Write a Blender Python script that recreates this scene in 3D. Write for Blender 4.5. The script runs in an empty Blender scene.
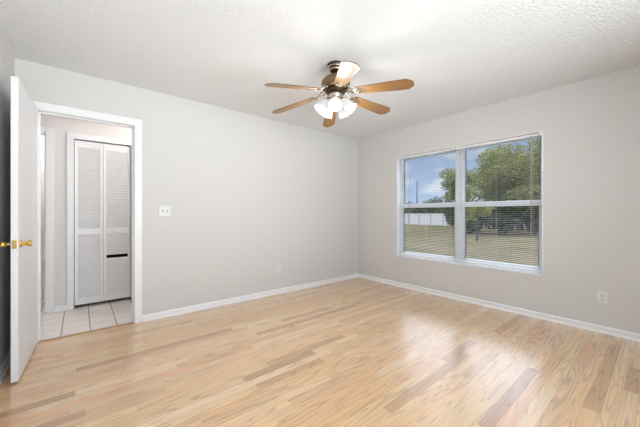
import bpy, bmesh, math, random
from mathutils import Vector, Matrix, Euler
R = math.radians
SC = bpy.context.scene
COL = SC.collection

# ------------------------------------------------------------------ camera
cd = bpy.data.cameras.new('camera')
cam = bpy.data.objects.new('camera', cd); COL.objects.link(cam)
cd.sensor_width = 36.0
cd.lens = 287.7 / 640 * 36
cd.clip_start = 0.02; cd.clip_end = 400
cam.location = (-3.802, -3.502, 1.131)
cam.rotation_euler = (R(90), 0, R(-39.83))
SC.camera = cam
SC.view_settings.view_transform = 'Standard'
SC.view_settings.look = 'None'
SC.view_settings.exposure = 0.23
SC.view_settings.gamma = 1.0
SC.view_settings.use_curve_mapping = False

# ------------------------------------------------------------------ sky
world = bpy.data.worlds.new('sky'); SC.world = world
world.use_nodes = True
wt = world.node_tree; wt.nodes.clear()
def wn(t, **k):
    n = wt.nodes.new(t)
    for a, b in k.items(): setattr(n, a, b)
    return n
w_out = wn('ShaderNodeOutputWorld'); w_bg = wn('ShaderNodeBackground')
w_tc = wn('ShaderNodeTexCoord'); w_sep = wn('ShaderNodeSeparateXYZ')
wt.links.new(w_tc.outputs['Generated'], w_sep.inputs[0])
w_ramp = wn('ShaderNodeValToRGB')
w_ramp.color_ramp.elements[0].position = 0.0; w_ramp.color_ramp.elements[0].color = (0.47, 0.60, 0.80, 1)
w_ramp.color_ramp.elements[1].position = 0.45; w_ramp.color_ramp.elements[1].color = (0.20, 0.34, 0.68, 1)
wt.links.new(w_sep.outputs['Z'], w_ramp.inputs[0])
w_map = wn('ShaderNodeMapping'); w_map.inputs['Scale'].default_value = (5, 5, 11)
wt.links.new(w_tc.outputs['Generated'], w_map.inputs[0])
w_nz = wn('ShaderNodeTexNoise'); w_nz.inputs['Scale'].default_value = 1.6; w_nz.inputs['Detail'].default_value = 6
wt.links.new(w_map.outputs[0], w_nz.inputs['Vector'])
w_cr = wn('ShaderNodeValToRGB')
w_cr.color_ramp.elements[0].position = 0.52; w_cr.color_ramp.elements[0].color = (0, 0, 0, 1)
w_cr.color_ramp.elements[1].position = 0.70; w_cr.color_ramp.elements[1].color = (1, 1, 1, 1)
wt.links.new(w_nz.outputs['Fac'], w_cr.inputs[0])
w_mix = wn('ShaderNodeMixRGB'); w_mix.inputs['Color2'].default_value = (0.75, 0.80, 0.88, 1)
wt.links.new(w_cr.outputs[0], w_mix.inputs['Fac']); wt.links.new(w_ramp.outputs[0], w_mix.inputs['Color1'])
# unseen bright patch added to the garden-side sky, for the glare on the floor
def wmap(src, a, b, lo, hi):
    n = wn('ShaderNodeMapRange'); n.interpolation_type = 'SMOOTHSTEP'
    for k, v in (('From Min', a), ('From Max', b), ('To Min', lo), ('To Max', hi)): n.inputs[k].default_value = v
    wt.links.new(src, n.inputs['Value']); return n.outputs[0]
w_up = wmap(w_sep.outputs['Z'], 0.29, 0.42, 0.0, 1.0); w_side = wmap(w_sep.outputs['X'], 0.25, 0.6, 0.0, 1.0)
w_f = wn('ShaderNodeMath', operation='MULTIPLY'); wt.links.new(w_up, w_f.inputs[0]); wt.links.new(w_side, w_f.inputs[1])
w_glare = wn('ShaderNodeMixRGB'); w_glare.inputs['Color2'].default_value = (7.2, 7.6, 8.8, 1)
wt.links.new(w_f.outputs[0], w_glare.inputs['Fac']); wt.links.new(w_mix.outputs[0], w_glare.inputs['Color1'])
wt.links.new(w_glare.outputs[0], w_bg.inputs['Color'])
w_bg.inputs['Strength'].default_value = 1.0
wt.links.new(w_bg.outputs[0], w_out.inputs[0])

# ------------------------------------------------------------------ lights
def light(name, kind, loc, energy, color=(1, 1, 1), direction=None, **k):
    d = bpy.data.lights.new(name, kind); d.energy = energy; d.color = color
    for a, b in k.items(): setattr(d, a, b)
    o = bpy.data.objects.new(name, d); COL.objects.link(o); o.location = loc
    if direction is not None:
        o.rotation_euler = Vector(direction).to_track_quat('-Z', 'Y').to_euler()
    return o
light('sun', 'SUN', (0, 0, 20), 3.3, (1.0, 0.90, 0.76), direction=(0.60, -0.10, -0.75), angle=R(0.6))
# added area lamp, shining in through the added window behind the camera
light('added_window_fill', 'AREA', (-2.65, -4.75, 1.35), 36, (0.94, 0.975, 1.0), direction=(0, 1, -0.08), shape='RECTANGLE', size=2.8, size_y=1.6)
# added area lamp, aimed up through the same opening to brighten the ceiling
light('added_upward_fill', 'AREA', (-2.3, -6.6, 0.05), 375, (0.93, 0.97, 1.0), direction=(-0.1, 0.8, 0.6), shape='RECTANGLE', size=4.5, size_y=2.0)
light('added_hall_light', 'POINT', (-2.72, 0.42, 2.27), 15.5, (1.0, 0.97, 0.95), shadow_soft_size=0.12)  # unseen source, added to brighten the hall
light('added_far_room_light', 'POINT', (-4.55, 1.40, 2.20), 14, (0.98, 0.99, 1.0), shadow_soft_size=0.12)  # unseen source, added to brighten the farther room
FAN_W = 4.8

# ------------------------------------------------------------------ material helpers
def new_mat(name):
    m = bpy.data.materials.new(name); m.use_nodes = True
    nt = m.node_tree
    return m, nt, nt.nodes['Principled BSDF']
def N(nt, t, **k):
    n = nt.nodes.new(t)
    for a, b in k.items(): setattr(n, a, b)
    return n
def plain(name, col, rough=0.5, metal=0.0, bump=0.0, bscale=60.0, var=0.0, spec=0.5):
    m, nt, b = new_mat(name)
    b.inputs['Base Color'].default_value = (*col, 1)
    b.inputs['Roughness'].default_value = rough
    b.inputs['Metallic'].default_value = metal
    b.inputs['Specular IOR Level'].default_value = spec
    tc = N(nt, 'ShaderNodeTexCoord')
    nz = N(nt, 'ShaderNodeTexNoise'); nz.inputs['Scale'].default_value = bscale; nz.inputs['Detail'].default_value = 3
    nt.links.new(tc.outputs['Object'], nz.inputs['Vector'])
    if var > 0:
        mx = N(nt, 'ShaderNodeMixRGB'); mx.inputs['Color1'].default_value = (*[c * (1 - var) for c in col], 1)
        mx.inputs['Color2'].default_value = (*[min(1, c * (1 + var)) for c in col], 1)
        nt.links.new(nz.outputs['Fac'], mx.inputs['Fac']); nt.links.new(mx.outputs[0], b.inputs['Base Color'])
    if bump > 0:
        bp = N(nt, 'ShaderNodeBump'); bp.inputs['Strength'].default_value = bump; bp.inputs['Distance'].default_value = 0.01
        nt.links.new(nz.outputs['Fac'], bp.inputs['Height']); nt.links.new(bp.outputs[0], b.inputs['Normal'])
    return m

M = {}
M['wall'] = plain('wall_paint', (0.66, 0.645, 0.628), 0.85, bump=0.08, bscale=90)
M['hall_wall'] = plain('hall_paint', (0.77, 0.73, 0.71), 0.85, bump=0.08, bscale=90)
M['far_wall'] = plain('far_room_paint', (0.66, 0.66, 0.65), 0.6)
M['trim'] = plain('white_trim_paint', (0.85, 0.85, 0.86), 0.42)
M['door'] = plain('white_door_paint', (0.82, 0.82, 0.84), 0.4, bump=0.03, bscale=30)
M['louver'] = plain('white_louver_paint', (0.83, 0.82, 0.82), 0.45)
M['dark'] = plain('closet_painted_shade', (0.05, 0.035, 0.025), 0.9)  # the closet's shade, put into its wall colour
M['vinyl'] = plain('white_vinyl', (0.92, 0.93, 0.95), 0.38)
M['grey_strip'] = plain('sash_strip_grey', (0.16, 0.16, 0.18), 0.6)  # dark grey strips down both sides of the glass
M['blind'] = plain('blind_slat', (0.80, 0.80, 0.81), 0.45)
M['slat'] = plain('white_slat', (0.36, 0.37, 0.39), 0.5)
M['cord'] = plain('blind_cord', (0.62, 0.62, 0.62), 0.7)
M['wand'] = plain('wand_plastic', (0.45, 0.47, 0.46), 0.2)
M['sill'] = plain('sill_marble', (0.85, 0.87, 0.90), 0.3, var=0.05, bscale=8)
M['brass'] = plain('polished_brass', (0.83, 0.55, 0.14), 0.2, 1.0)
M['steel'] = plain('steel', (0.55, 0.53, 0.50), 0.3, 1.0)
M['antique'] = plain('antique_brass', (0.27, 0.18, 0.11), 0.42, 1.0, var=0.15, bscale=25)
M['bronze_dark'] = plain('dark_bronze', (0.10, 0.06, 0.035), 0.35, 0.9)
M['nickel'] = plain('pale_brass_metal', (0.66, 0.60, 0.50), 0.22, 1.0)
M['plate'] = plain('plate_plastic', (0.75, 0.74, 0.73), 0.35)
M['plate_dark'] = plain('slot_black', (0.04, 0.04, 0.04), 0.6)
M['toggle'] = plain('toggle_grey', (0.42, 0.42, 0.42), 0.4)
M['thresh'] = plain('threshold_oak', (0.42, 0.25, 0.13), 0.4, var=0.2, bscale=40)
M['fence'] = plain('fence_vinyl', (0.62, 0.62, 0.69), 0.5)
M['fence_post'] = plain('fence_post_vinyl', (0.40, 0.41, 0.45), 0.5)
M['bark'] = plain('bark', (0.11, 0.085, 0.065), 0.9, bump=0.4, bscale=20, var=0.3)
M['pole'] = plain('pole_wood', (0.13, 0.11, 0.10), 0.9, var=0.2, bscale=10)
M['stucco'] = plain('stucco', (0.6, 0.57, 0.53), 0.9, bump=0.2, bscale=120)

def ceiling_mat():
    m, nt, b = new_mat('textured_ceiling')
    b.inputs['Base Color'].default_value = (0.86, 0.865, 0.87, 1); b.inputs['Roughness'].default_value = 0.95
    tc = N(nt, 'ShaderNodeTexCoord')
    n1 = N(nt, 'ShaderNodeTexNoise'); n1.inputs['Scale'].default_value = 60; n1.inputs['Detail'].default_value = 4; n1.inputs['Roughness'].default_value = 0.65
    n2 = N(nt, 'ShaderNodeTexVoronoi'); n2.inputs['Scale'].default_value = 95
    nt.links.new(tc.outputs['Object'], n1.inputs['Vector']); nt.links.new(tc.outputs['Object'], n2.inputs['Vector'])
    rp = N(nt, 'ShaderNodeValToRGB'); rp.color_ramp.elements[0].position = 0.40; rp.color_ramp.elements[1].position = 0.62
    nt.links.new(n1.outputs['Fac'], rp.inputs[0])
    ad = N(nt, 'ShaderNodeMath', operation='SUBTRACT')
    nt.links.new(rp.outputs[0], ad.inputs[0]); nt.links.new(n2.outputs['Distance'], ad.inputs[1])
    bp = N(nt, 'ShaderNodeBump'); bp.inputs['Strength'].default_value = 0.6; bp.inputs['Distance'].default_value = 0.010
    nt.links.new(ad.outputs[0], bp.inputs['Height']); nt.links.new(bp.outputs[0], b.inputs['Normal'])
    return m
M['ceiling'] = ceiling_mat()

def math_(nt, op, a, b_=None):
    n = N(nt, 'ShaderNodeMath', operation=op)
    for i, v in enumerate((a, b_)):
        if v is None: continue
        if isinstance(v, (int, float)): n.inputs[i].default_value = v
        else: nt.links.new(v, n.inputs[i])
    return n.outputs[0]

def floor_mat():
    m, nt, b = new_mat('oak_strip_floor')
    L = nt.links
    tc = N(nt, 'ShaderNodeTexCoord'); sp = N(nt, 'ShaderNodeSeparateXYZ'); L.new(tc.outputs['Object'], sp.inputs[0])
    W = 0.068
    yr = math_(nt, 'DIVIDE', sp.outputs['Y'], W)
    row = math_(nt, 'FLOOR', yr); fy = math_(nt, 'FRACT', yr)
    wr = N(nt, 'ShaderNodeTexWhiteNoise', noise_dimensions='1D'); L.new(row, wr.inputs['W'])
    sc = math_(nt, 'ADD', math_(nt, 'MULTIPLY', wr.outputs['Value'], 0.55), 0.95)          # boards per metre, by row
    off = N(nt, 'ShaderNodeTexWhiteNoise', noise_dimensions='1D'); L.new(math_(nt, 'ADD', row, 91.7), off.inputs['W'])
    xr0 = math_(nt, 'ADD', math_(nt, 'MULTIPLY', sp.outputs['X'], sc), math_(nt, 'MULTIPLY', off.outputs['Value'], 37.0))
    # uneven board lengths along a row
    xr = math_(nt, 'ADD', xr0, math_(nt, 'MULTIPLY', math_(nt, 'SINE', math_(nt, 'MULTIPLY', xr0, 2.3)), 0.28))
    bid = math_(nt, 'FLOOR', xr); fx = math_(nt, 'FRACT', xr)
    cv = N(nt, 'ShaderNodeCombineXYZ'); L.new(row, cv.inputs[0]); L.new(bid, cv.inputs[1])
    rnd = N(nt, 'ShaderNodeTexWhiteNoise', noise_dimensions='3D'); L.new(cv.outputs[0], rnd.inputs['Vector'])
    ramp = N(nt, 'ShaderNodeValToRGB'); cr = ramp.color_ramp
    pal = [(0.0, (0.50, 0.30, 0.165)), (0.08, (0.62, 0.385, 0.20)), (0.13, (0.82, 0.565, 0.31)), (0.30, (0.77, 0.475, 0.24)), (0.44, (0.85, 0.59, 0.335)),
           (0.60, (0.71, 0.455, 0.26)), (0.72, (0.87, 0.63, 0.395)), (0.86, (0.765, 0.45, 0.235)), (1.0, (0.83, 0.545, 0.295))]
    cr.elements[0].position, cr.elements[0].color = pal[0][0], (*pal[0][1], 1)
    cr.elements[1].position, cr.elements[1].color = pal[-1][0], (*pal[-1][1], 1)
    for p, c in pal[1:-1]:
        e = cr.elements.new(p); e.color = (*c, 1)
    L.new(rnd.outputs['Value'], ramp.inputs[0])
    # grain, shifted from board to board
    cv2 = N(nt, 'ShaderNodeCombineXYZ')
    L.new(math_(nt, 'ADD', math_(nt, 'MULTIPLY', sp.outputs['X'], 2.2), math_(nt, 'MULTIPLY', rnd.outputs['Value'], 53.0)), cv2.inputs[0])
    L.new(math_(nt, 'ADD', math_(nt, 'MULTIPLY', sp.outputs['Y'], 48.0), math_(nt, 'MULTIPLY', rnd.outputs['Value'], 17.0)), cv2.inputs[1])
    g = N(nt, 'ShaderNodeTexNoise'); g.inputs['Scale'].default_value = 1.6; g.inputs['Detail'].default_value = 6; g.inputs['Roughness'].default_value = 0.7
    L.new(cv2.outputs[0], g.inputs['Vector'])
    # cathedral figure: contour lines of a slow noise
    cv3 = N(nt, 'ShaderNodeCombineXYZ')
    L.new(math_(nt, 'ADD', math_(nt, 'MULTIPLY', sp.outputs['X'], 0.5), math_(nt, 'MULTIPLY', rnd.outputs['Value'], 29.0)), cv3.inputs[0])
    L.new(math_(nt, 'ADD', math_(nt, 'MULTIPLY', sp.outputs['Y'], 7.0), math_(nt, 'MULTIPLY', rnd.outputs['Value'], 71.0)), cv3.inputs[1])
    s = N(nt, 'ShaderNodeTexNoise'); s.inputs['Scale'].default_value = 1.5; s.inputs['Detail'].default_value = 1.5; s.inputs['Roughness'].default_value = 0.4
    L.new(cv3.outputs[0], s.inputs['Vector'])
    ring = math_(nt, 'SINE', math_(nt, 'MULTIPLY', s.outputs['Fac'], 85.0))
    rr = N(nt, 'ShaderNodeMapRange'); rr.inputs['From Min'].default_value = 0.35; rr.inputs['From Max'].default_value = 1.0
    rr.inputs['To Min'].default_value = 1.0; rr.inputs['To Max'].default_value = 0.74
    L.new(ring, rr.inputs['Value'])
    gr = N(nt, 'ShaderNodeMapRange'); gr.inputs['From Min'].default_value = 0.3; gr.inputs['From Max'].default_value = 0.7
    gr.inputs['To Min'].default_value = 0.80; gr.inputs['To Max'].default_value = 1.12
    L.new(g.outputs['Fac'], gr.inputs['Value'])
    tot = math_(nt, 'MULTIPLY', rr.outputs[0], gr.outputs[0])
    # joints between boards
    jy = math_(nt, 'MINIMUM', fy, math_(nt, 'SUBTRACT', 1.0, fy))
    jx = math_(nt, 'MULTIPLY', math_(nt, 'MINIMUM', fx, math_(nt, 'SUBTRACT', 1.0, fx)), 1.0 / W * 0.8)
    j = math_(nt, 'MINIMUM', jy, jx)
    jm = N(nt, 'ShaderNodeMapRange'); jm.inputs['From Min'].default_value = 0.0; jm.inputs['From Max'].default_value = 0.035
    jm.inputs['To Min'].default_value = 0.72; jm.inputs['To Max'].default_value = 1.0
    L.new(j, jm.inputs['Value'])
    tot = math_(nt, 'MULTIPLY', tot, jm.outputs[0])
    mul = N(nt, 'ShaderNodeMixRGB', blend_type='MULTIPLY'); mul.inputs['Fac'].default_value = 1
    cc = N(nt, 'ShaderNodeCombineXYZ')
    for i in range(3): L.new(tot, cc.inputs[i])
    L.new(ramp.outputs[0], mul.inputs['Color1']); L.new(cc.outputs[0], mul.inputs['Color2'])
    L.new(mul.outputs[0], b.inputs['Base Color'])
    b.inputs['Roughness'].default_value = 0.27
    b.inputs['Specular IOR Level'].default_value = 0.6
    b.inputs['Coat Weight'].default_value = 1.0; b.inputs['Coat Roughness'].default_value = 0.25
    bp = N(nt, 'ShaderNodeBump'); bp.inputs['Strength'].default_value = 0.06; bp.inputs['Distance'].default_value = 0.003
    L.new(tot, bp.inputs['Height']); L.new(bp.outputs[0], b.inputs['Normal'])
    return m
M['floor'] = floor_mat()

def tile_mat():
    m, nt, b = new_mat('ceramic_tile')
    L = nt.links
    tc = N(nt, 'ShaderNodeTexCoord'); sp = N(nt, 'ShaderNodeSeparateXYZ'); L.new(tc.outputs['Object'], sp.inputs[0])
    S = 0.213
    xr = math_(nt, 'DIVIDE', math_(nt, 'ADD', sp.outputs['X'], 3.938 + 20 * S), S); yr = math_(nt, 'DIVIDE', math_(nt, 'ADD', sp.outputs['Y'], 1.0), S)
    fx = math_(nt, 'FRACT', xr); fy = math_(nt, 'FRACT', yr)
    jx = math_(nt, 'LESS_THAN', math_(nt, 'MINIMUM', fx, math_(nt, 'SUBTRACT', 1.0, fx)), 0.020)
    jy = math_(nt, 'LESS_THAN', math_(nt, 'MINIMUM', fy, math_(nt, 'SUBTRACT', 1.0, fy)), 0.018)
    cv = N(nt, 'ShaderNodeCombineXYZ'); L.new(math_(nt, 'FLOOR', xr), cv.inputs[0]); L.new(math_(nt, 'FLOOR', yr), cv.inputs[1])
    wn_ = N(nt, 'ShaderNodeTexWhiteNoise', noise_dimensions='3D'); L.new(cv.outputs[0], wn_.inputs['Vector'])
    t = N(nt, 'ShaderNodeMixRGB'); t.inputs['Color1'].default_value = (0.70, 0.65, 0.60, 1); t.inputs['Color2'].default_value = (0.76, 0.71, 0.67, 1)
    L.new(wn_.outputs['Value'], t.inputs['Fac'])
    a = N(nt, 'ShaderNodeMixRGB'); L.new(jy, a.inputs['Fac']); L.new(t.outputs[0], a.inputs['Color1']); a.inputs['Color2'].default_value = (0.36, 0.29, 0.25, 1)
    c = N(nt, 'ShaderNodeMixRGB'); L.new(jx, c.inputs['Fac']); L.new(a.outputs[0], c.inputs['Color1']); c.inputs['Color2'].default_value = (0.20, 0.14, 0.11, 1)
    L.new(c.outputs[0], b.inputs['Base Color'])
    b.inputs['Roughness'].default_value = 0.32
    return m
M['tile'] = tile_mat()

def blade_mat():
    m, nt, b = new_mat('oak_blade')
    L = nt.links
    tc = N(nt, 'ShaderNodeTexCoord'); mp = N(nt, 'ShaderNodeMapping'); mp.inputs['Scale'].default_value = (3, 45, 20)
    L.new(tc.outputs['Object'], mp.inputs[0])
    nz = N(nt, 'ShaderNodeTexNoise'); nz.inputs['Scale'].default_value = 1.5; nz.inputs['Detail'].default_value = 5
    L.new(mp.outputs[0], nz.inputs['Vector'])
    rp = N(nt, 'ShaderNodeValToRGB')
    rp.color_ramp.elements[0].position = 0.3; rp.color_ramp.elements[0].color = (0.17, 0.085, 0.028, 1)
    rp.color_ramp.elements[1].position = 0.7; rp.color_ramp.elements[1].color = (0.29, 0.15, 0.052, 1)
    L.new(nz.outputs['Fac'], rp.inputs[0]); L.new(rp.outputs[0], b.inputs['Base Color'])
    b.inputs['Roughness'].default_value = 0.34; b.inputs['Specular IOR Level'].default_value = 0.6
    return m
M['blade'] = blade_mat()
M['blade_edge'] = plain('blade_edge_brown', (0.13, 0.07, 0.03), 0.5)

def glow(name, col, strength, base=(0.9, 0.9, 0.9)):
    m, nt, b = new_mat(name)
    b.inputs['Base Color'].default_value = (*base, 1)
    b.inputs['Roughness'].default_value = 0.3
    b.inputs['Emission Color'].default_value = (*col, 1); b.inputs['Emission Strength'].default_value = strength
    tc = N(nt, 'ShaderNodeTexCoord'); nz = N(nt, 'ShaderNodeTexNoise'); nz.inputs['Scale'].default_value = 30
    L = nt.links; L.new(tc.outputs['Object'], nz.inputs['Vector'])
    bp = N(nt, 'ShaderNodeBump'); bp.inputs['Strength'].default_value = 0.02; L.new(nz.outputs['Fac'], bp.inputs['Height']); L.new(bp.outputs[0], b.inputs['Normal'])
    return m
M['shade'] = glow('frosted_shade_glass', (1.0, 0.985, 0.98), 0.45, (0.28, 0.28, 0.29))
M['bulb'] = glow('lit_bulb', (1.0, 0.98, 0.95), 2.5)
M['added_lampglass'] = glow('added_lamp_glow', (1.0, 0.97, 0.93), 3.0)  # glow of the added hall and far room fittings

def glass_mat():
    m = bpy.data.materials.new('window_glass'); m.use_nodes = True
    nt = m.node_tree; nt.nodes.clear()
    o = N(nt, 'ShaderNodeOutputMaterial'); mx = N(nt, 'ShaderNodeMixShader')
    tr = N(nt, 'ShaderNodeBsdfTransparent'); tr.inputs[0].default_value = (0.93, 0.95, 0.95, 1)
    gl = N(nt, 'ShaderNodeBsdfGlossy'); gl.inputs['Roughness'].default_value = 0.10
    fr = N(nt, 'ShaderNodeFresnel'); fr.inputs['IOR'].default_value = 1.08
    nt.links.new(fr.outputs[0], mx.inputs[0]); nt.links.new(tr.outputs[0], mx.inputs[1]); nt.links.new(gl.outputs[0], mx.inputs[2])
    nt.links.new(mx.outputs[0], o.inputs[0])
    return m
M['glass'] = glass_mat()

def grass_mat():
    m, nt, b = new_mat('dry_lawn')
    L = nt.links
    tc = N(nt, 'ShaderNodeTexCoord')
    a = N(nt, 'ShaderNodeTexNoise'); a.inputs['Scale'].default_value = 0.45; a.inputs['Detail'].default_value = 5
    c = N(nt, 'ShaderNodeTexNoise'); c.inputs['Scale'].default_value = 9; c.inputs['Detail'].default_value = 6
    L.new(tc.outputs['Object'], a.inputs['Vector']); L.new(tc.outputs['Object'], c.inputs['Vector'])
    r1 = N(nt, 'ShaderNodeValToRGB'); r1.color_ramp.elements[0].position = 0.38; r1.color_ramp.elements[1].position = 0.62
    r1.color_ramp.elements[0].color = (0.095, 0.092, 0.042, 1); r1.color_ramp.elements[1].color = (0.165, 0.132, 0.078, 1)
    L.new(a.outputs['Fac'], r1.inputs[0])
    mr = N(nt, 'ShaderNodeMapRange'); mr.inputs['From Min'].default_value = 0.3; mr.inputs['From Max'].default_value = 0.7
    mr.inputs['To Min'].default_value = 0.7; mr.inputs['To Max'].default_value = 1.25
    L.new(c.outputs['Fac'], mr.inputs['Value'])
    cc = N(nt, 'ShaderNodeCombineXYZ')
    for i in range(3): L.new(mr.outputs[0], cc.inputs[i])
    mu = N(nt, 'ShaderNodeMixRGB', blend_type='MULTIPLY'); mu.inputs['Fac'].default_value = 1
    L.new(r1.outputs[0], mu.inputs['Color1']); L.new(cc.outputs[0], mu.inputs['Color2']); L.new(mu.outputs[0], b.inputs['Base Color'])
    b.inputs['Roughness'].default_value = 1.0; b.inputs['Specular IOR Level'].default_value = 0.0
    bp = N(nt, 'ShaderNodeBump'); bp.inputs['Strength'].default_value = 0.6; bp.inputs['Distance'].default_value = 0.05
    L.new(c.outputs['Fac'], bp.inputs['Height']); L.new(bp.outputs[0], b.inputs['Normal'])
    return m
M['lawn'] = grass_mat()

def leaf_mat(name, c0, c1):
    m, nt, b = new_mat(name)
    L = nt.links
    geo = N(nt, 'ShaderNodeNewGeometry')
    mx = N(nt, 'ShaderNodeMixRGB'); mx.inputs['Color1'].default_value = (*c0, 1); mx.inputs['Color2'].default_value = (*c1, 1)
    L.new(geo.outputs['Random Per Island'], mx.inputs['Fac'])
    L.new(mx.outputs[0], b.inputs['Base Color']); b.inputs['Roughness'].default_value = 0.7; b.inputs['Specular IOR Level'].default_value = 0.15
    tl = N(nt, 'ShaderNodeBsdfTranslucent'); L.new(mx.outputs[0], tl.inputs['Color'])
    ms = N(nt, 'ShaderNodeMixShader'); ms.inputs[0].default_value = 0.3
    L.new(b.outputs[0], ms.inputs[1]); L.new(tl.outputs[0], ms.inputs[2])
    L.new(ms.outputs[0], nt.nodes['Material Output'].inputs[0])
    return m
M['leaf'] = leaf_mat('leaf_yellow_green', (0.20, 0.25, 0.07), (0.44, 0.42, 0.15))
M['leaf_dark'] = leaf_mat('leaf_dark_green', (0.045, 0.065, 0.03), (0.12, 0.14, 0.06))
M['leaf_blue'] = leaf_mat('leaf_far_green', (0.10, 0.13, 0.08), (0.20, 0.22, 0.13))

# ------------------------------------------------------------------ mesh helpers
def box(bm, lo, hi):
    lo, hi = Vector(lo), Vector(hi)
    v = [bm.verts.new((x, y, z)) for x in (lo.x, hi.x) for y in (lo.y, hi.y) for z in (lo.z, hi.z)]
    for f in ((0, 1, 3, 2), (4, 6, 7, 5), (0, 4, 5, 1), (2, 3, 7, 6), (0, 2, 6, 4), (1, 5, 7, 3)):
        bm.faces.new([v[i] for i in f])
    return v
def frame_from(axis):
    a = Vector(axis).normalized()
    t = Vector((0, 0, 1)) if abs(a.z) < 0.9 else Vector((1, 0, 0))
    u = a.cross(t).normalized(); w = a.cross(u)
    return a, u, w
def lathe(bm, prof, origin=(0, 0, 0), axis=(0, 0, 1), n=24, cap=True, smooth=True):
    """prof: list of (radius, distance along the axis)"""
    a, u, w = frame_from(axis); o = Vector(origin); rings = []
    for r, h in prof:
        rings.append([bm.verts.new(o + a * h + (u * math.cos(2 * math.pi * i / n) + w * math.sin(2 * math.pi * i / n)) * max(r, 1e-4)) for i in range(n)])
    fs = []
    for k in range(len(rings) - 1):
        for i in range(n):
            fs.append(bm.faces.new((rings[k][i], rings[k][(i + 1) % n], rings[k + 1][(i + 1) % n], rings[k + 1][i])))
    if cap:
        bm.faces.new(rings[0][::-1]); bm.faces.new(rings[-1])
    if smooth:
        for f in fs: f.smooth = True
    return rings
def tube(bm, pts, radii, n=10, cap=True):
    pts = [Vector(p) for p in pts]; rings = []
    if isinstance(radii, (int, float)): radii = [radii] * len(pts)
    ref = None
    for k, p in enumerate(pts):
        d = (pts[min(k + 1, len(pts) - 1)] - pts[max(k - 1, 0)]).normalized()
        if ref is None: _, u, w = frame_from(d)
        else:
            u = (ref - d * ref.dot(d)).normalized(); w = d.cross(u)
        ref = u
        rings.append([bm.verts.new(p + (u * math.cos(2 * math.pi * i / n) + w * math.sin(2 * math.pi * i / n)) * radii[k]) for i in range(n)])
    for k in range(len(rings) - 1):
        for i in range(n):
            f = bm.faces.new((rings[k][i], rings[k][(i + 1) % n], rings[k + 1][(i + 1) % n], rings[k + 1][i])); f.smooth = True
    if cap:
        bm.faces.new(rings[0][::-1]); bm.faces.new(rings[-1])
def prism(bm, outline, z0, z1):
    """outline of (x, y) extruded from z0 to z1"""
    a = [bm.verts.new((x, y, z0)) for x, y in outline]; b = [bm.verts.new((x, y, z1)) for x, y in outline]
    bm.faces.new(a[::-1]); bm.faces.new(b)
    n = len(a)
    for i in range(n): bm.faces.new((a[i], a[(i + 1) % n], b[(i + 1) % n], b[i]))
def obj(name, bm, mat, parent=None, bevel=0.0, keep=False):
    bmesh.ops.recalc_face_normals(bm, faces=bm.faces)
    me = bpy.data.meshes.new(name); bm.to_mesh(me); bm.free()
    for mm in (mat if isinstance(mat, (list, tuple)) else [mat]): me.materials.append(mm)
    o = bpy.data.objects.new(name, me); COL.objects.link(o)
    if parent is not None: o.parent = parent
    if bevel > 0:
        md = o.modifiers.new('bevel', 'BEVEL'); md.width = bevel; md.segments = 2; md.limit_method = 'ANGLE'
    return o
def boxes(name, lst, mat, parent=None, bevel=0.0):
    bm = bmesh.new()
    for lo, hi in lst: box(bm, lo, hi)
    return obj(name, bm, mat, parent, bevel)
def empty(name, loc=(0, 0, 0), rz=0.0):
    o = bpy.data.objects.new(name, None); COL.objects.link(o); o.location = loc; o.rotation_euler = (0, 0, rz)
    o.empty_display_size = 0.1
    return o
def tag(o, label, cat, group=None, kind=None):
    o['label'] = label; o['category'] = cat
    if group: o['group'] = group
    if kind: o['kind'] = kind
    return o
def struct(o, label=None, cat=None):
    o['kind'] = 'structure'
    if label: o['label'] = label; o['category'] = cat
    return o
def copy_tree(o, parent=None):
    c = o.copy(); COL.objects.link(c)
    if parent is not None: c.parent = parent
    for ch in list(o.children): copy_tree(ch, c)
    return c

# ------------------------------------------------------------------ room shell
XL, YD, H = -4.225, -4.36, 2.44          # left wall, wall behind the camera, ceiling height
DX0, DX1, DH = -4.083, -3.375, 2.035     # doorway in the back wall
WY0, WY1, WZ0, WZ1 = -2.668, -0.816, 0.465, 2.015   # window opening in the right wall
TW = 0.115
struct(boxes('floor', [((XL - 0.1, YD - 0.2, -0.12), (0.2, 0.012, 0.0))], M['floor']),
       'light oak strip floor with mixed pale and brown boards', 'floor')
struct(boxes('ceiling', [((XL - 0.1, YD - 0.2, H), (0.2, TW, H + 0.12))], M['ceiling']), 'white textured ceiling above the bedroom', 'ceiling')
struct(boxes('wall_back', [((XL - 0.1, 0, 0), (DX0 - 0.018, TW, H)), ((DX0 - 0.018, 0, DH + 0.018), (DX1 + 0.018, TW, H)),
                           ((DX1 + 0.018, 0, 0), (0.2, TW, H))], M['wall']), 'beige painted wall with the open doorway', 'wall')
struct(boxes('wall_right', [((0, YD - 0.2, -0.35), (0.2, WY0, H)), ((0, WY1, -0.35), (0.2, 0.0, H)),
                            ((0, WY0, -0.35), (0.2, WY1, WZ0 - 0.002)), ((0, WY0, WZ1), (0.2, WY1, H))], M['wall']), 'beige painted wall holding the twin window', 'wall')
struct(boxes('wall_left', [((XL - 0.1, YD - 0.2, 0), (XL, 0, H))], M['wall']), 'beige painted wall behind the open door', 'wall')
# wall behind the camera with an opening for the added window
BX0, BX1, BZ0, BZ1 = -4.1, -1.45, 0.35, 2.25
struct(boxes('wall_front', [((XL, YD - 0.15, 0), (BX0, YD, H)), ((BX1, YD - 0.15, 0), (0, YD, H)),
                            ((BX0, YD - 0.15, 0), (BX1, YD, BZ0)), ((BX0, YD - 0.15, BZ1), (BX1, YD, H))], M['wall']))

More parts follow.
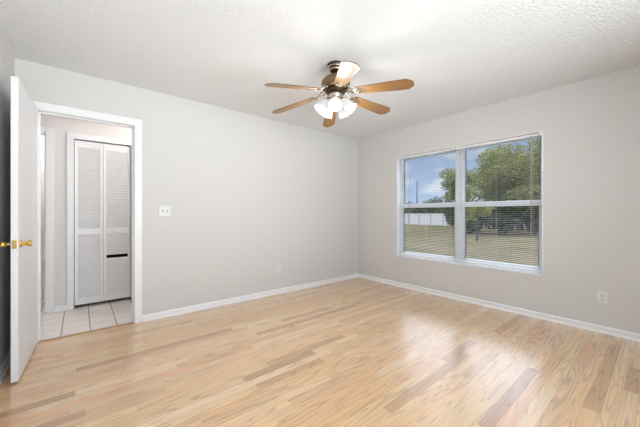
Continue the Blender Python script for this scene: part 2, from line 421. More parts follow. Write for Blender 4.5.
def baseboard(name, p0, p1, nrm, label):
    """board along p0-p1 on a wall whose room-side normal is nrm"""
    p0, p1, nrm = Vector(p0), Vector(p1), Vector(nrm)
    prof = [(0, 0), (0.020, 0), (0.020, 0.008), (0.016, 0.017), (0.012, 0.022), (0.012, 0.052), (0.008, 0.062), (0, 0.066)]
    bm = bmesh.new()
    a = [bm.verts.new(p0 + nrm * d + Vector((0, 0, z))) for d, z in prof]; b = [bm.verts.new(p1 + nrm * d + Vector((0, 0, z))) for d, z in prof]
    n = len(a)
    for i in range(n): bm.faces.new((a[i], a[(i + 1) % n], b[(i + 1) % n], b[i]))
    bm.faces.new(a); bm.faces.new(b[::-1])
    return struct(obj(name, bm, M['trim']), label, 'baseboard')
baseboard('baseboard_back', (DX1 + 0.072, 0, 0), (-0.02, 0, 0), (0, -1, 0), 'white baseboard below the beige wall with the light switch')
baseboard('baseboard_right', (0, 0, 0), (0, YD, 0), (-1, 0, 0), 'white baseboard below the window')
baseboard('baseboard_left', (XL, -0.02, 0), (XL, YD, 0), (1, 0, 0), 'white baseboard behind the open door')

# door casing and jamb
def casing_profile_boxes(x0, x1, top, w, y0, y1):
    return [((x0 - w, y0, 0), (x0, y1, top + w)), ((x1, y0, 0), (x1 + w, y1, top + w)), ((x0, y0, top), (x1, y1, top + w))]
t1 = struct(empty('trim_1', ((DX0 + DX1) / 2, 0, 0)), 'white casing and jamb around the open bedroom doorway', 'door casing')
def tp(o, root):
    o.parent = root; o.matrix_parent_inverse = Matrix.Translation(-Vector(root.location)); return o
tp(boxes('casing', casing_profile_boxes(DX0 - 0.004, DX1 + 0.004, DH + 0.004, 0.066, -0.014, 0.0), M['trim'], bevel=0.003), t1)
tp(boxes('jamb', [((DX0 - 0.018, 0, 0), (DX0, TW, DH)), ((DX1, 0, 0), (DX1 + 0.018, TW, DH)), ((DX0 - 0.018, 0, DH), (DX1 + 0.018, TW, DH + 0.018))], M['trim']), t1)
tp(boxes('door_stop', [((DX0, 0.045, 0), (DX0 + 0.011, 0.08, DH)), ((DX1 - 0.011, 0.045, 0), (DX1, 0.08, DH)), ((DX0, 0.045, DH - 0.011), (DX1, 0.08, DH))], M['trim'], bevel=0.002), t1)
tp(boxes('strike_plate', [((DX1 - 0.002, 0.008, 0.895), (DX1 + 0.001, 0.036, 0.955)), ((DX1 - 0.004, 0.002, 0.908), (DX1, 0.009, 0.942))], M['steel'], bevel=0.001), t1)
tp(boxes('hall_casing', casing_profile_boxes(DX0 - 0.004, DX1 + 0.004, DH + 0.004, 0.062, TW, TW + 0.014), M['trim'], bevel=0.003), t1)
struct(boxes('trim_2', [((DX0, 0.010, 0.0), (DX1, 0.034, 0.007))], M['thresh'], bevel=0.003), 'thin brown wood strip between oak floor and hall tiles', 'threshold')

# ------------------------------------------------------------------ hall beyond the doorway
HY = 0.985                                # far wall of the hall
CX0, CX1, CH = -3.858, -3.285, 2.02       # closet opening
LX1, LX0 = -4.100, -4.90                  # doorway further left
struct(boxes('hall_floor', [((-5.2, 0.012, -0.12), (-2.4, 3.0, 0.0))], M['tile']), 'square cream hall tiles with dark grout lines', 'floor')
struct(boxes('hall_ceiling', [((-5.2, TW, H), (-2.4, 3.0, H + 0.1))], M['ceiling']))
struct(boxes('wall_hall', [((LX1, HY, 0), (CX0 - 0.004, HY + 0.1, H)), ((CX0 - 0.004, HY, CH + 0.004), (CX1 + 0.004, HY + 0.1, H)), ((CX1 + 0.004, HY, 0), (-2.4, HY + 0.1, H)),
                           ((LX0, HY, 2.04), (LX1, HY + 0.1, H)), ((-5.2, HY, 0), (LX0, HY + 0.1, H))], M['hall_wall']), 'pale hall wall around the louvered closet', 'wall')
struct(boxes('wall_hall_end', [((-2.4, TW, 0), (-2.3, 3.0, H)), ((-5.3, TW, 0), (-5.2, 3.0, H))], M['hall_wall']))
struct(boxes('wall_hall_near', [((-5.2, TW - 0.1, 0), (XL - 0.1, TW, H))], M['hall_wall']))
struct(boxes('wall_far_room', [((-5.2, 1.93, 0.0), (-4.0, 2.03, H)), ((-4.02, HY + 0.1, 0), (-3.95, 1.93, H))], M['far_wall']), 'grey wall seen through the farther doorway', 'wall')
struct(boxes('tub_ledge', [((-5.2, 1.80, 0), (-4.02, 1.93, 0.49)), ((-5.2, 1.775, 0.49), (-4.02, 1.93, 0.525))], M['trim'], bevel=0.006), 'low white tub-like ledge seen through the farther doorway', 'ledge')  # tub-like white fixture, its rim and apron built as a ledge
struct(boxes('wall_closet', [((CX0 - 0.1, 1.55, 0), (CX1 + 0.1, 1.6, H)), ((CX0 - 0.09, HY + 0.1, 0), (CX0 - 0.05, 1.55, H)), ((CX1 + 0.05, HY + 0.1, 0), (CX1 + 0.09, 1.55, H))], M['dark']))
struct(boxes('trim_4', casing_profile_boxes(CX0, CX1, CH, 0.062, HY - 0.014, HY) + [((CX0 - 0.004, HY, 0), (CX0, HY + 0.1, CH)), ((CX1, HY, 0), (CX1 + 0.004, HY + 0.1, CH)), ((CX0, HY, CH), (CX1, HY + 0.1, CH + 0.004))],
             M['trim'], bevel=0.003), 'white casing around the louvered closet doors', 'door casing')
struct(boxes('trim_5', [((LX1, HY - 0.014, 0), (LX1 + 0.068, HY, 2.108)), ((LX0, HY - 0.014, 2.04), (LX1, HY, 2.108)), ((LX1 - 0.012, HY, 0), (LX1, HY + 0.1, 2.04)), ((LX0, HY, 2.028), (LX1, HY + 0.1, 2.04))],
             M['trim'], bevel=0.003), 'white casing of the farther doorway left of the closet', 'door casing')
bb = baseboard('baseboard_hall', (LX1 + 0.068, HY, 0), (CX0 - 0.062, HY, 0), (0, -1, 0), 'short white baseboard between the two hall casings')

# louvered bifold leaves: stiles, rails, louvers (one set of slats per panel)
def leaf(name, x0, x1, label, missing):
    r = struct(empty(name, ((x0 + x1) / 2, HY + 0.03, 0)), label, 'closet door')
    w = (x1 - x0) / 2 - 0.0015; z0, z1 = 0.035, CH - 0.012; t = 0.014
    st = 0.030
    boxes('stile', [((-w, -t, z0), (-w + st, t, z1))], M['louver'], r, 0.002)
    boxes('stile', [((w - st, -t, z0), (w, t, z1))], M['louver'], r, 0.002)
    rails = [(z0, z0 + 0.085), (0.875, 0.955), (z1 - 0.085, z1)]
    for a, b in rails: boxes('rail', [((-w + st, -t, a), (w - st, t, b))], M['louver'], r, 0.002)
    for a, b in ((rails[0][1], rails[1][0]), (rails[1][1], rails[2][0])):
        bm = bmesh.new(); z = a + 0.004
        while z < b + 0.004:
            if not (missing and missing[0] < z < missing[1]):
                c, s = math.cos(R(55)), math.sin(R(55)); h, th = 0.021, 0.0035
                pr = []
                for u, v in ((-h, -th), (h, -th), (h, th), (-h, th)):
                    pr.append((c * u - s * v, s * u + c * v))
                aa = [bm.verts.new((-w + st, y, z + q)) for y, q in pr]; b2 = [bm.verts.new((w - st, y, z + q)) for y, q in pr]
                for i in range(4): bm.faces.new((aa[i], aa[(i + 1) % 4], b2[(i + 1) % 4], b2[i]))
                bm.faces.new(aa); bm.faces.new(b2[::-1])
            z += 0.0265
        obj('louvers', bm, M['louver'], r)
    return r
xm = -3.578
leaf('door_2', CX0 + 0.004, xm, 'white louvered closet leaf with all its slats, on the left', None)
dr = leaf('door_3', xm, CX1 - 0.004, 'white louvered closet leaf with a dark gap where slats are missing', (0.560, 0.607))
bm = bmesh.new(); lathe(bm, [(0.007, 0), (0.007, 0.012), (0.015, 0.018), (0.017, 0.024), (0.012, 0.030), (0.001, 0.032)], (-0.005, -0.014, 0.905), (0, -1, 0), 16)
obj('knob', bm, M['trim'], dr)
bm = bmesh.new(); box(bm, (CX0 + 0.012, HY + 0.012, 0.0), (CX0 + 0.045, HY + 0.05, 0.022)); lathe(bm, [(0.006, 0.022), (0.006, 0.04)], (CX0 + 0.03, HY + 0.03, 0), (0, 0, 1), 10)
tag(obj('pivot_bracket', bm, M['bronze_dark']), 'small dark floor pivot under the left edge of the closet doors', 'bracket')
# unseen ceiling lamps, added to brighten the hall and the farther room
def added_lamp(x, y, label):
    r = tag(empty('added_ceiling_lamp', (x, y, H)), label, 'added lamp')
    bm = bmesh.new(); lathe(bm, [(0.16, 0), (0.16, -0.018), (0.15, -0.022)], n=32); obj('base', bm, M['trim'], r)
    bm = bmesh.new(); lathe(bm, [(0.145, -0.0225), (0.145, -0.03), (0.12, -0.034), (0.001, -0.036)], n=32, cap=False); obj('diffuser', bm, M['added_lampglass'], r)
added_lamp(-2.72, 0.42, 'added unseen round lamp on the hall ceiling before the closet')
added_lamp(-4.55, 1.40, 'added unseen round lamp on the ceiling of the farther room')

# ------------------------------------------------------------------ open bedroom door
DWD, DZ0, DZ1, DT = 0.715, 0.013, 2.040, 0.036
d1 = struct(empty('door_1', (-4.085, -0.030, 0), R(-2.6)), 'plain white bedroom door standing open against the left wall', 'door')
boxes('slab', [((-DT, -DWD, DZ0), (0, 0, DZ1))], M['door'], d1, 0.002)
KY, KZ = -DWD + 0.060, 0.925
def knob(sign, x0):
    bm = bmesh.new()
    lathe(bm, [(0.027, 0), (0.027, 0.003), (0.022, 0.007), (0.011, 0.010), (0.009, 0.016), (0.013, 0.020), (0.009, 0.024), (0.011, 0.028),
               (0.019, 0.036), (0.0235, 0.046), (0.0225, 0.052), (0.017, 0.0545), (0.001, 0.0552)], (x0, KY, KZ), (sign, 0, 0), 24)
    return bm
o = obj('door_knob', knob(1, 0), M['brass'], d1); o['label'] = 'polished brass door knob'
o = obj('door_knob', knob(-1, -DT), M['brass'], d1); o['label'] = 'polished brass door knob'
lp = boxes('latch_plate', [((-DT + 0.006, -DWD - 0.0015, KZ - 0.028), (-0.006, -DWD + 0.001, KZ + 0.028))], M['brass'], d1, 0.0005)
bm = bmesh.new(); lathe(bm, [(0.009, 0), (0.009, 0.004), (0.006, 0.008)], (-DT / 2, -DWD - 0.001, KZ), (0, -1, 0), 12)
obj('latch_bolt', bm, M['steel'], lp)
for z in (0.25, 1.05, 1.82):
    bm = bmesh.new(); lathe(bm, [(0.006, -0.045), (0.006, 0.045)], (-0.001, 0.006, z), (0, 0, 1), 10); box(bm, (-0.03, -0.001, z - 0.044), (-0.001, 0.002, z + 0.044))
    obj('hinge', bm, M['door'], d1)

# ------------------------------------------------------------------ window in the right wall
WC = (WY0 + WY1) / 2
w1 = struct(empty('window_1', (0.13, WC, WZ0)), 'white twin window with two raised-slat blinds looking onto a lawn', 'window')
FX0, FX1 = 0.085, 0.150
tp(boxes('reveal_lining', [((-0.004, WY0 + 0.0005, WZ0 + 0.02), (0.16, WY0 + 0.010, WZ1 - 0.0005)), ((-0.004, WY1 - 0.010, WZ0 + 0.02), (0.16, WY1 - 0.0005, WZ1 - 0.0005)),
                           ((-0.002, WY0 + 0.010, WZ1 - 0.006), (0.16, WY1 - 0.010, WZ1 - 0.0005))], M['vinyl'], None, 0.002), w1)
fr = boxes('window_frame', [((FX0, WY0 + .001, WZ0 + 0.02), (FX1, WY0 + 0.035, WZ1)), ((FX0, WY1 - 0.035, WZ0 + 0.02), (FX1, WY1 - .001, WZ1)),
                       ((FX0, WY0, WZ1 - 0.03), (FX1, WY1, WZ1)), ((FX0, WY0, WZ0 + 0.02), (FX1, WY1, WZ0 + 0.05))], M['vinyl'], None, 0.003)
tp(fr, w1)
tp(boxes('mullion', [((FX0 - 0.012, WC - 0.046, WZ0 + 0.02), (FX1, WC + 0.046, WZ1)), ((FX0 - 0.018, WC - 0.018, WZ0 + 0.02), (FX0 - 0.01, WC + 0.018, WZ1))], M['vinyl'], None, 0.003), w1)
tp(boxes('window_sill', [((-0.012, WY0 + 0.001, WZ0 - 0.001), (0.16, WY1 - 0.001, WZ0 + 0.02))], M['sill'], None, 0.004), w1)
ZR = 1.247
for y0, y1 in ((WC + 0.046, WY1 - 0.035), (WY0 + 0.035, WC - 0.046)):
    def sash(nm, xa, xb, za, zb, sw, top, bot):
        s = tp(boxes(nm, [((xa, y0, za), (xb, y0 + sw, zb)), ((xa, y1 - sw, za), (xb, y1, zb)), ((xa, y0 + sw, zb - top), (xb, y1 - sw, zb)), ((xa, y0 + sw, za), (xb, y1 - sw, za + bot))], M['vinyl'], None, 0.003), w1)
        g = boxes('pane', [(((xa + xb) / 2 - 0.002, y0 + sw - 0.004, za + bot - 0.004), ((xa + xb) / 2 + 0.002, y1 - sw + 0.004, zb - top + 0.004))], M['glass'], s)
        k = boxes('grey_strip', [((xa - 0.001, y0 + sw - 0.001, za + bot), (xb - 0.012, y0 + sw + 0.006, zb - top)), ((xa - 0.001, y1 - sw - 0.012, za + bot), (xb - 0.012, y1 - sw + 0.001, zb - top))], M['grey_strip'], s)
    sash('upper_sash', 0.128, 0.150, ZR - 0.03, WZ1 - 0.03, 0.016, 0.016, 0.055)
    sash('lower_sash', 0.100, 0.124, WZ0 + 0.05, ZR + 0.034, 0.024, 0.062, 0.022)

# mini blinds, open, inside the window recess
def blind(y0, y1, name_label, wand_y):
    yc = (y0 + y1) / 2; L = (y1 - y0) / 2; top = WZ1 - 0.008; bot = 0.497
    r = tag(empty('window_blind', (0.036, yc, top)), name_label, 'window blind', 'open mini blinds in the twin window')
    boxes('headrail', [((-0.014, -L + 0.003, -0.030), (0.014, L - 0.003, -0.003))], M['blind'], r, 0.002)
    for s in (-1, 1):
        ya = s * (L - 0.013)
        boxes('bracket', [((-0.020, ya - 0.011, -0.038), (0.017, ya + 0.011, 0.001)), ((-0.052, ya - 0.011, -0.040), (-0.020, ya + 0.011, 0.014))], M['blind'], r, 0.002)
    bm = bmesh.new(); z = -0.045; hw = 0.0115; tl = R(-2)
    while z > bot - top + 0.026:
        pr = []
        for k in range(5):
            u = -hw + 2 * hw * k / 4; q = 0.0016 * (1 - (u / hw) ** 2)
            pr.append((u * math.cos(tl) - q * math.sin(tl), u * math.sin(tl) + q * math.cos(tl)))
        a0 = [bm.verts.new((x, -L + 0.006, z + q)) for x, q in pr]; b0 = [bm.verts.new((x, L - 0.006, z + q)) for x, q in pr]
        a1 = [bm.verts.new((x, -L + 0.006, z + q - 0.0005)) for x, q in pr]; b1 = [bm.verts.new((x, L - 0.006, z + q - 0.0005)) for x, q in pr]
        for i in range(4):
            bm.faces.new((a0[i], b0[i], b0[i + 1], a0[i + 1])); bm.faces.new((a1[i + 1], b1[i + 1], b1[i], a1[i]))
        bm.faces.new((a0[0], a1[0], b1[0], b0[0])); bm.faces.new((a0[4], b0[4], b1[4], a1[4]))
        z -= 0.0213
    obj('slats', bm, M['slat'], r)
    boxes('bottom_rail', [((-0.012, -L + 0.006, bot - top), (0.012, L - 0.006, bot - top + 0.016))], M['blind'], r, 0.002)
    for f in (-0.80, 0.0, 0.80):
        bm = bmesh.new()
        for x in (-0.0135, 0.0135): tube(bm, [(x, f * L, -0.03), (x, f * L, bot - top + 0.01)], 0.0007, 5)
        obj('ladder_cord', bm, M['cord'], r)
    bm = bmesh.new(); tube(bm, [(-0.019, wand_y - yc, -0.02), (-0.02, wand_y - yc, -0.05), (-0.022, wand_y - yc, -1.15)], [0.002, 0.004, 0.004], 8)
    obj('tilt_wand', bm, M['wand'], r)
    return r
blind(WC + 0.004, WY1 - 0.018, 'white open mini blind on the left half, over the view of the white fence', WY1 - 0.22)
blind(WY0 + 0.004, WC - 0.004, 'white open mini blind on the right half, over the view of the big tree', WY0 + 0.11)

# unseen window behind the camera, added to let the fill lamps in
w2 = struct(empty('added_window', ((BX0 + BX1) / 2, YD - 0.1, BZ0)))
tp(boxes('window_frame', [((BX0, YD - 0.12, BZ0), (BX0 + 0.05, YD - 0.06, BZ1)), ((BX1 - 0.05, YD - 0.12, BZ0), (BX1, YD - 0.06, BZ1)), ((BX0 + .05, YD - 0.12, BZ0), (BX1 - .05, YD - 0.06, BZ0 + 0.05)),
                          ((BX0 + .05, YD - 0.12, BZ1 - 0.05), (BX1 - .05, YD - 0.06, BZ1)), (((BX0 + BX1) / 2 - 0.03, YD - 0.12, BZ0 + .05), ((BX0 + BX1) / 2 + 0.03, YD - 0.06, BZ1 - .05))], M['vinyl']), w2)
tp(boxes('pane', [((BX0 + 0.04, YD - 0.094, BZ0 + 0.04), (BX1 - 0.04, YD - 0.09, BZ1 - 0.04))], M['glass']), w2)

# ------------------------------------------------------------------ switch and outlets
def wall_plate(w, h, t=0.006): return [((-w / 2, -t, -h / 2), (w / 2, 0, h / 2))]
sw = tag(empty('light_switch', (-3.090, 0, 1.157)), 'white double toggle light switch beside the doorway', 'light switch')
boxes('wall_plate', wall_plate(0.116, 0.116), M['plate'], sw, 0.002)
for x in (-0.023, 0.023):
    bm = bmesh.new(); box(bm, (x - 0.0055, -0.0075, -0.0125), (x + 0.0055, -0.006, 0.0125)); box(bm, (x - 0.0045, -0.017, -0.001), (x + 0.0045, -0.006, 0.009))
    obj('toggle', bm, M['toggle'], sw, 0.001)
    for z in (-0.032, 0.032):
        bm = bmesh.new(); lathe(bm, [(0.003, 0), (0.003, 0.0015)], (x, -0.006, z), (0, -1, 0), 10)
        obj('screw', bm, M['plate'], sw)
def outlet(loc, rz, label):
    r = tag(empty('power_outlet', loc, rz), label, 'power outlet', 'wall power outlets')
    boxes('wall_plate', wall_plate(0.074, 0.118), M['plate'], r, 0.002)
    for z in (-0.0195, 0.0195):
        bm = bmesh.new(); lathe(bm, [(0.0165, 0), (0.0165, 0.002), (0.0155, 0.003)], (0, -0.006, z), (0, -1, 0), 24)
        q = obj('receptacle', bm, M['plate'], r)
        boxes('slot', [((-0.0085, -0.0096, z - 0.002), (-0.0055, -0.0088, z + 0.009)), ((0.0055, -0.0096, z - 0.002), (0.0085, -0.0088, z + 0.008)), ((-0.003, -0.0096, z - 0.012), (0.003, -0.0088, z - 0.005))], M['plate_dark'], q)
    bm = bmesh.new(); lathe(bm, [(0.0028, 0), (0.0028, 0.001)], (0, -0.006, 0), (0, -1, 0), 10); obj('screw', bm, M['steel'], r)
outlet((0, -3.122, 0.336), R(-90), 'white duplex outlet low on the wall right of the window')
outlet((-1.652, 0, 0.366), 0, 'small white duplex outlet low on the back wall left of the corner')

# ------------------------------------------------------------------ ceiling fan
FC = Vector((-2.077, -1.647, H))
fan = tag(empty('ceiling_fan', FC), 'six blade oak and brass ceiling fan with five lit glass shades', 'ceiling fan')
bm = bmesh.new(); lathe(bm, [(0.070, 0), (0.072, -0.010), (0.071, -0.026), (0.060, -0.030)], n=32); lathe(bm, [(0.060, -0.030), (0.057, -0.050), (0.044, -0.066), (0.030, -0.074), (0.020, -0.078)], n=32)
cp = obj('canopy', bm, M['bronze_dark'], fan)
bm = bmesh.new(); lathe(bm, [(0.0725, -0.028), (0.0725, -0.034), (0.061, -0.036)], n=32); lathe(bm, [(0.0585, -0.048), (0.056, -0.056), (0.050, -0.060)], n=32)
obj('canopy_band', bm, M['nickel'], cp)
bm = bmesh.new(); lathe(bm, [(0.013, -0.07), (0.013, -0.125)], n=16); obj('downrod', bm, M['steel'], fan)
bm = bmesh.new(); lathe(bm, [(0.022, -0.100), (0.060, -0.108), (0.100, -0.124), (0.122, -0.150), (0.126, -0.178), (0.122, -0.205), (0.100, -0.218), (0.085, -0.222)], n=40)
obj('motor_housing', bm, M['antique'], fan)
bm = bmesh.new(); lathe(bm, [(0.085, -0.222), (0.092, -0.230), (0.090, -0.246), (0.070, -0.252)], n=36); obj('flywheel', bm, M['bronze_dark'], fan)
bm = bmesh.new(); lathe(bm, [(0.055, -0.252), (0.060, -0.262), (0.058, -0.285), (0.048, -0.292), (0.052, -0.300), (0.064, -0.310), (0.066, -0.325), (0.050, -0.340), (0.020, -0.350), (0.001, -0.352)], n=32)
lk = obj('light_fitter', bm, M['nickel'], fan)
# blades
R0, R1 = 0.195, 0.662
def blade_bms():
    ol = [(R0, -0.045), (R0 + 0.02, -0.050), (R1 - 0.07, -0.067), (R1 - 0.045, -0.066), (R1 - 0.003, -0.030), (R1, -0.024), (R1, 0.024), (R1 - 0.003, 0.030), (R1 - 0.045, 0.066), (R1 - 0.07, 0.067), (R0 + 0.02, 0.050), (R0, 0.045)]
    bm = bmesh.new(); prism(bm, ol, -0.003, 0.003)
    bm.faces.ensure_lookup_table()
    for f in bm.faces[2:]: f.material_index = 1
    ir = bmesh.new()
    # blade iron: arm from the flywheel, two curled fork arms and a plate under the blade
    prism(ir, [(R0 + 0.085, 0.006), (R0 + 0.085, -0.006), (R0 + 0.06, -0.020), (R0 + 0.02, -0.034), (R0 - 0.015, -0.030), (R0 - 0.03, 0), (R0 - 0.015, 0.030), (R0 + 0.02, 0.034), (R0 + 0.06, 0.020)], -0.0075, -0.0035)
    for s in (-1, 1):
        tube(ir, [(0.080, 0.010 * s, 0.040), (0.105, 0.034 * s, 0.034), (0.135, 0.040 * s, 0.016), (0.160, 0.026 * s, 0.0), (R0, 0.018 * s, -0.005)], [0.0065, 0.006, 0.0055, 0.0055, 0.005], 8)
        tube(ir, [(0.128, 0.040 * s, 0.022), (0.118, 0.056 * s, 0.020), (0.132, 0.062 * s, 0.014), (0.142, 0.052 * s, 0.012)], 0.0045, 8)
    tube(ir, [(0.082, 0, 0.040), (0.115, 0, 0.036), (0.150, 0, 0.010), (R0, 0, -0.005)], [0.010, 0.008, 0.007, 0.006], 8)
    for x, y in ((R0 + 0.015, 0.02), (R0 + 0.015, -0.02), (R0 + 0.06, 0)): lathe(ir, [(0.006, 0.0075), (0.005, 0.010)], (x, y, 0), (0, 0, -1), 10)
    return bm, ir
droop = math.atan2(0.060, R1 - R0)
bz = -0.262 + 0.0                      # blade height under the ceiling at the root
bb_, ib_ = blade_bms()
b0 = obj('blade', bb_, [M['blade'], M['blade_edge']], fan); i0 = obj('blade_iron', ib_, M['nickel'], b0)
for k in range(6):
    b = b0 if k == 0 else copy_tree(b0, fan)
    ang = R(-90 + (6.5 if k == 0 else 4) + 60 * k - 39.83)
    tip_dz = (0.0, 0.028, 0.034, -0.028, -0.004, -0.016)[k]      # the fan hangs a touch out of true
    droop = math.atan2(0.062 - tip_dz, R1 - R0)
    # pitched about its own length, drooping slightly to the tip
    m = Matrix.Rotation(ang, 4, 'Z') @ Matrix.Translation((R0, 0, bz)) @ Matrix.Rotation(droop, 4, 'Y') @ Matrix.Rotation(R(-11), 4, 'X') @ Matrix.Translation((-R0, 0, 0))
    b.matrix_basis = m
# lamp shades
sh_prof = [(0.020, 0.0), (0.022, 0.010), (0.031, 0.028), (0.042, 0.058), (0.047, 0.082), (0.051, 0.102), (0.058, 0.118)]
def shade_bm():
    bm = bmesh.new()
    outer = sh_prof
    n = 28
    lathe(bm, [(0.004, 0.0)] + outer + [(outer[-1][0] - 0.003, outer[-1][1] + 0.001)] + [(a - 0.004, h) for a, h in outer[::-1][1:]], n=n, cap=False)
    return bm
s0 = obj('lamp_shade', shade_bm(), M['shade'], fan)
bm = bmesh.new(); lathe(bm, [(0.012, 0.010), (0.014, 0.030), (0.024, 0.054), (0.027, 0.070), (0.023, 0.086), (0.010, 0.096), (0.001, 0.098)], n=20)
u0 = obj('bulb', bm, M['bulb'], s0)
bm = bmesh.new(); lathe(bm, [(0.026, 0.014), (0.026, -0.004), (0.016, -0.022), (0.009, -0.030)], n=20); tube(bm, [(0, 0, -0.028), (-0.004, 0, -0.045), (-0.020, 0, -0.058)], 0.008, 8)
h0 = obj('lamp_socket', bm, M['nickel'], s0)
for k in range(5):
    s = s0 if k == 0 else copy_tree(s0, fan)
    ang = R(-94 + 72 * k - 39.83)
    # the shade's own axis (+Z) turned outwards and down
    tilt = R(180 - 42)
    m = Matrix.Rotation(ang, 4, 'Z') @ Matrix.Translation((0.066, 0, -0.322)) @ Matrix.Rotation(tilt, 4, 'Y')
    s.matrix_basis = m
    p = FC + (m @ Vector((0, 0, 0.137)))
    light('fan_lamp_light', 'POINT', p, FAN_W, (1.0, 0.99, 0.975), shadow_soft_size=0.045)

# ------------------------------------------------------------------ garden outside
GZ = -0.30
bm = bmesh.new()
vs = [bm.verts.new(p) for p in ((0.2, -60, GZ), (140, -60, GZ), (140, 130, GZ), (0.2, 130, GZ))]; bm.faces.new(vs)
struct(obj('lawn', bm, M['lawn']), 'dry green lawn outside the window', 'lawn')

fence = tag(empty('vinyl_fence', (29.0, 14.0, GZ)), 'white vinyl privacy fence at the far edge of the lawn', 'fence')
n_sp = 14; SP = 1.55
for i in range(n_sp):
    ya = -7.0 + i * SP
    boxes('panel', [((-0.02, ya + 0.06, 0.04), (0.02, ya + SP - 0.06, 1.40)), ((-0.035, ya + 0.06, 1.33), (0.035, ya + SP - 0.06, 1.43)), ((-0.035, ya + 0.06, 0.04), (0.035, ya + SP - 0.06, 0.14))], M['fence'], fence)
for i in range(n_sp + 1):
    ya = -7.0 + i * SP
    bm = bmesh.new(); box(bm, (-0.07, ya - 0.07, 0), (0.07, ya + 0.07, 1.45)); prism(bm, [(-0.08, ya - 0.08), (0.08, ya - 0.08), (0.08, ya + 0.08), (-0.08, ya + 0.08)], 1.45, 1.49)
    obj('post', bm, M['fence_post'], fence)

def tree(name, loc, clumps, n, size, mat, trunk, label, cat='tree', seed=1, group=None):
    """clumps: ellipsoids (centre, radii) that carry leaves; trunk: list of (points, radii)"""
    rnd = random.Random(seed)
    r = tag(empty(name, loc), label, cat, group)
    bm = bmesh.new()
    for p, q in trunk: tube(bm, p, q, 8)
    obj('trunk', bm, M['bark'], r)
    vols = [a[1][0] * a[1][1] * a[1][2] for a in clumps]; tv = sum(vols)
    bm = bmesh.new()
    for (c, ra), v in zip(clumps, vols):
        for _ in range(int(n * v / tv)):
            d = Vector((rnd.gauss(0, 1), rnd.gauss(0, 1), rnd.gauss(0, 1))).normalized() * (rnd.random() ** 0.42)
            p = Vector(c) + Vector((d.x * ra[0], d.y * ra[1], d.z * ra[2]))
            if p.z < 0.03: continue
            e = Euler((rnd.uniform(-1.1, 1.1), rnd.uniform(-1.1, 1.1), rnd.uniform(0, 6.28))).to_matrix()
            s = size * rnd.uniform(0.6, 1.3)
            q = [e @ Vector((x * s, y * s, z * s)) + p for x, y, z in ((-0.5, 0, 0), (-0.1, -0.28, 0.05), (0.5, 0, -0.05), (-0.1, 0.28, 0.05))]
            bm.faces.new([bm.verts.new(v_) for v_ in q])
    me_o = obj('foliage', bm, mat, r)
    return r
def at(px, depth):
    right = Vector((0.768, -0.6405, 0)); fwd = Vector((0.6405, 0.768, 0))
    p = Vector((-3.802, -3.502, 0)) + right * ((px - 320) / 287.7 * depth) + fwd * depth
    return (p.x, p.y, GZ)
def crown(rx, ry, z0, z1, k, rad, seed):
    rr = random.Random(seed); out = []
    for _ in range(k):
        d = Vector((rr.gauss(0, 1), rr.gauss(0, 1), rr.gauss(0, 1))).normalized() * (rr.random() ** 0.35)
        zc = (z0 + z1) / 2 + d.z * (z1 - z0) / 2
        out.append(((d.x * rx, d.y * ry, zc), (rad * rr.uniform(0.7, 1.25),) * 2 + (rad * rr.uniform(0.5, 0.8),)))
    return out
tree('oak_tree', at(520, 25.5), crown(4.5, 3.0, 0.9, 7.4, 72, 1.15, 3), 25000, 0.27, M['leaf'],
     [([(0, 0, 0), (0.1, 0.05, 1.0), (0.0, 0.2, 2.2), (0.2, 0.1, 4.0)], [0.28, 0.22, 0.17, 0.06])] +
     [([(0, 0.1, 1.2), (math.cos(a) * 1.4, math.sin(a) * 1.4, 2.4), (math.cos(a) * 2.9, math.sin(a) * 2.9, 3.3)], [0.12, 0.08, 0.03]) for a in (0.3, 1.5, 2.8, 4.0, 5.2)],
     'large spreading yellow-green tree filling the right half of the window', seed=2)
tree('tree', at(457, 31.0), crown(1.6, 1.6, 2.2, 6.6, 22, 0.95, 8), 5200, 0.27, M['leaf'],
     [([(0, 0, 0), (0.05, 0, 1.5), (0, 0.1, 3.2)], [0.14, 0.11, 0.05])], 'middling leafy tree behind the mullion of the window', seed=4)
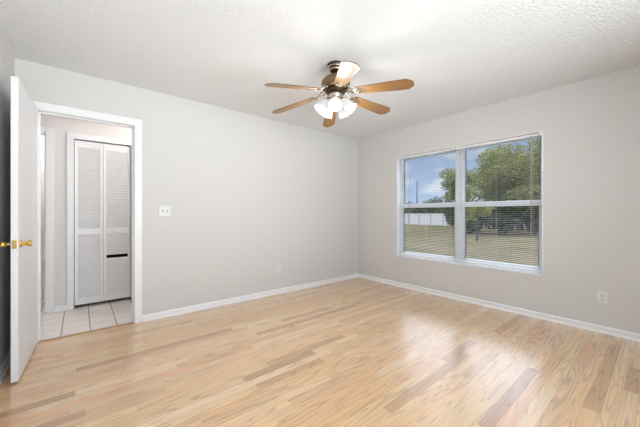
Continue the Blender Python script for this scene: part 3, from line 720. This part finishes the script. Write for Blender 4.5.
tree('sapling', at(477, 15.0), crown(0.75, 0.75, 1.15, 1.95, 10, 0.36, 12), 900, 0.16, M['leaf'],
     [([(0, 0, 0), (0.02, 0.0, 0.6), (-0.03, 0.03, 1.2), (0, 0, 1.8)], [0.06, 0.05, 0.04, 0.02])], 'slim young tree with a bare trunk on the lawn', seed=6)
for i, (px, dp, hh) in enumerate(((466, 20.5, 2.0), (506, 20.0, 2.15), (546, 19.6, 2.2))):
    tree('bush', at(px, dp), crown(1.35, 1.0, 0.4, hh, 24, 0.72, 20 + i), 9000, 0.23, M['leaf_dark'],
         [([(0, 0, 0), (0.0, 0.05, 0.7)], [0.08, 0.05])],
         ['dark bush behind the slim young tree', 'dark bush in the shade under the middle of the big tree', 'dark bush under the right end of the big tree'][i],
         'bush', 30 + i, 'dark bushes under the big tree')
tree('tree', at(592, 10.0), crown(1.7, 1.7, 3.1, 4.4, 16, 0.6, 77), 2600, 0.17, M['leaf'],
     [([(0, 0, 0), (0.05, 0, 1.5), (0.1, 0.1, 3.6)], [0.13, 0.10, 0.05]), ([(0.05, 0, 2.2), (-0.9, 0.7, 3.3)], [0.05, 0.02])], 'near tree whose leafy branch hangs into the top right window corner', seed=9)
for i, (px, dp, hh, w) in enumerate(((396, 60, 2.7, 1.9), (409, 73, 3.8, 1.9), (423, 63, 2.9, 1.9), (435, 56, 4.0, 1.6), (449, 47, 3.0, 1.6))):
    tree('tree', at(px, dp), crown(w, w, 0.9, hh, 16, 1.3, 50 + i), 1500, 0.55, M['leaf_blue'],
         [([(0, 0, 0), (0.0, 0.05, 1.6)], [0.16, 0.1])],
         ['distant low tree over the left end of the fence', 'distant round tree behind the foot of the utility pole', 'distant low tree just right of the utility pole', 'distant taller tree above the middle of the fence', 'distant tree over the fence beside the window mullion'][i],
         'tree', 60 + i, 'distant trees beyond the fence')
pl = tag(empty('utility_pole', at(417, 76)), 'thin dark utility pole against the sky beyond the fence', 'utility pole')
bm = bmesh.new(); tube(bm, [(0, 0, 0), (0, 0, 9.9)], [0.17, 0.12], 10); obj('pole', bm, M['pole'], pl)
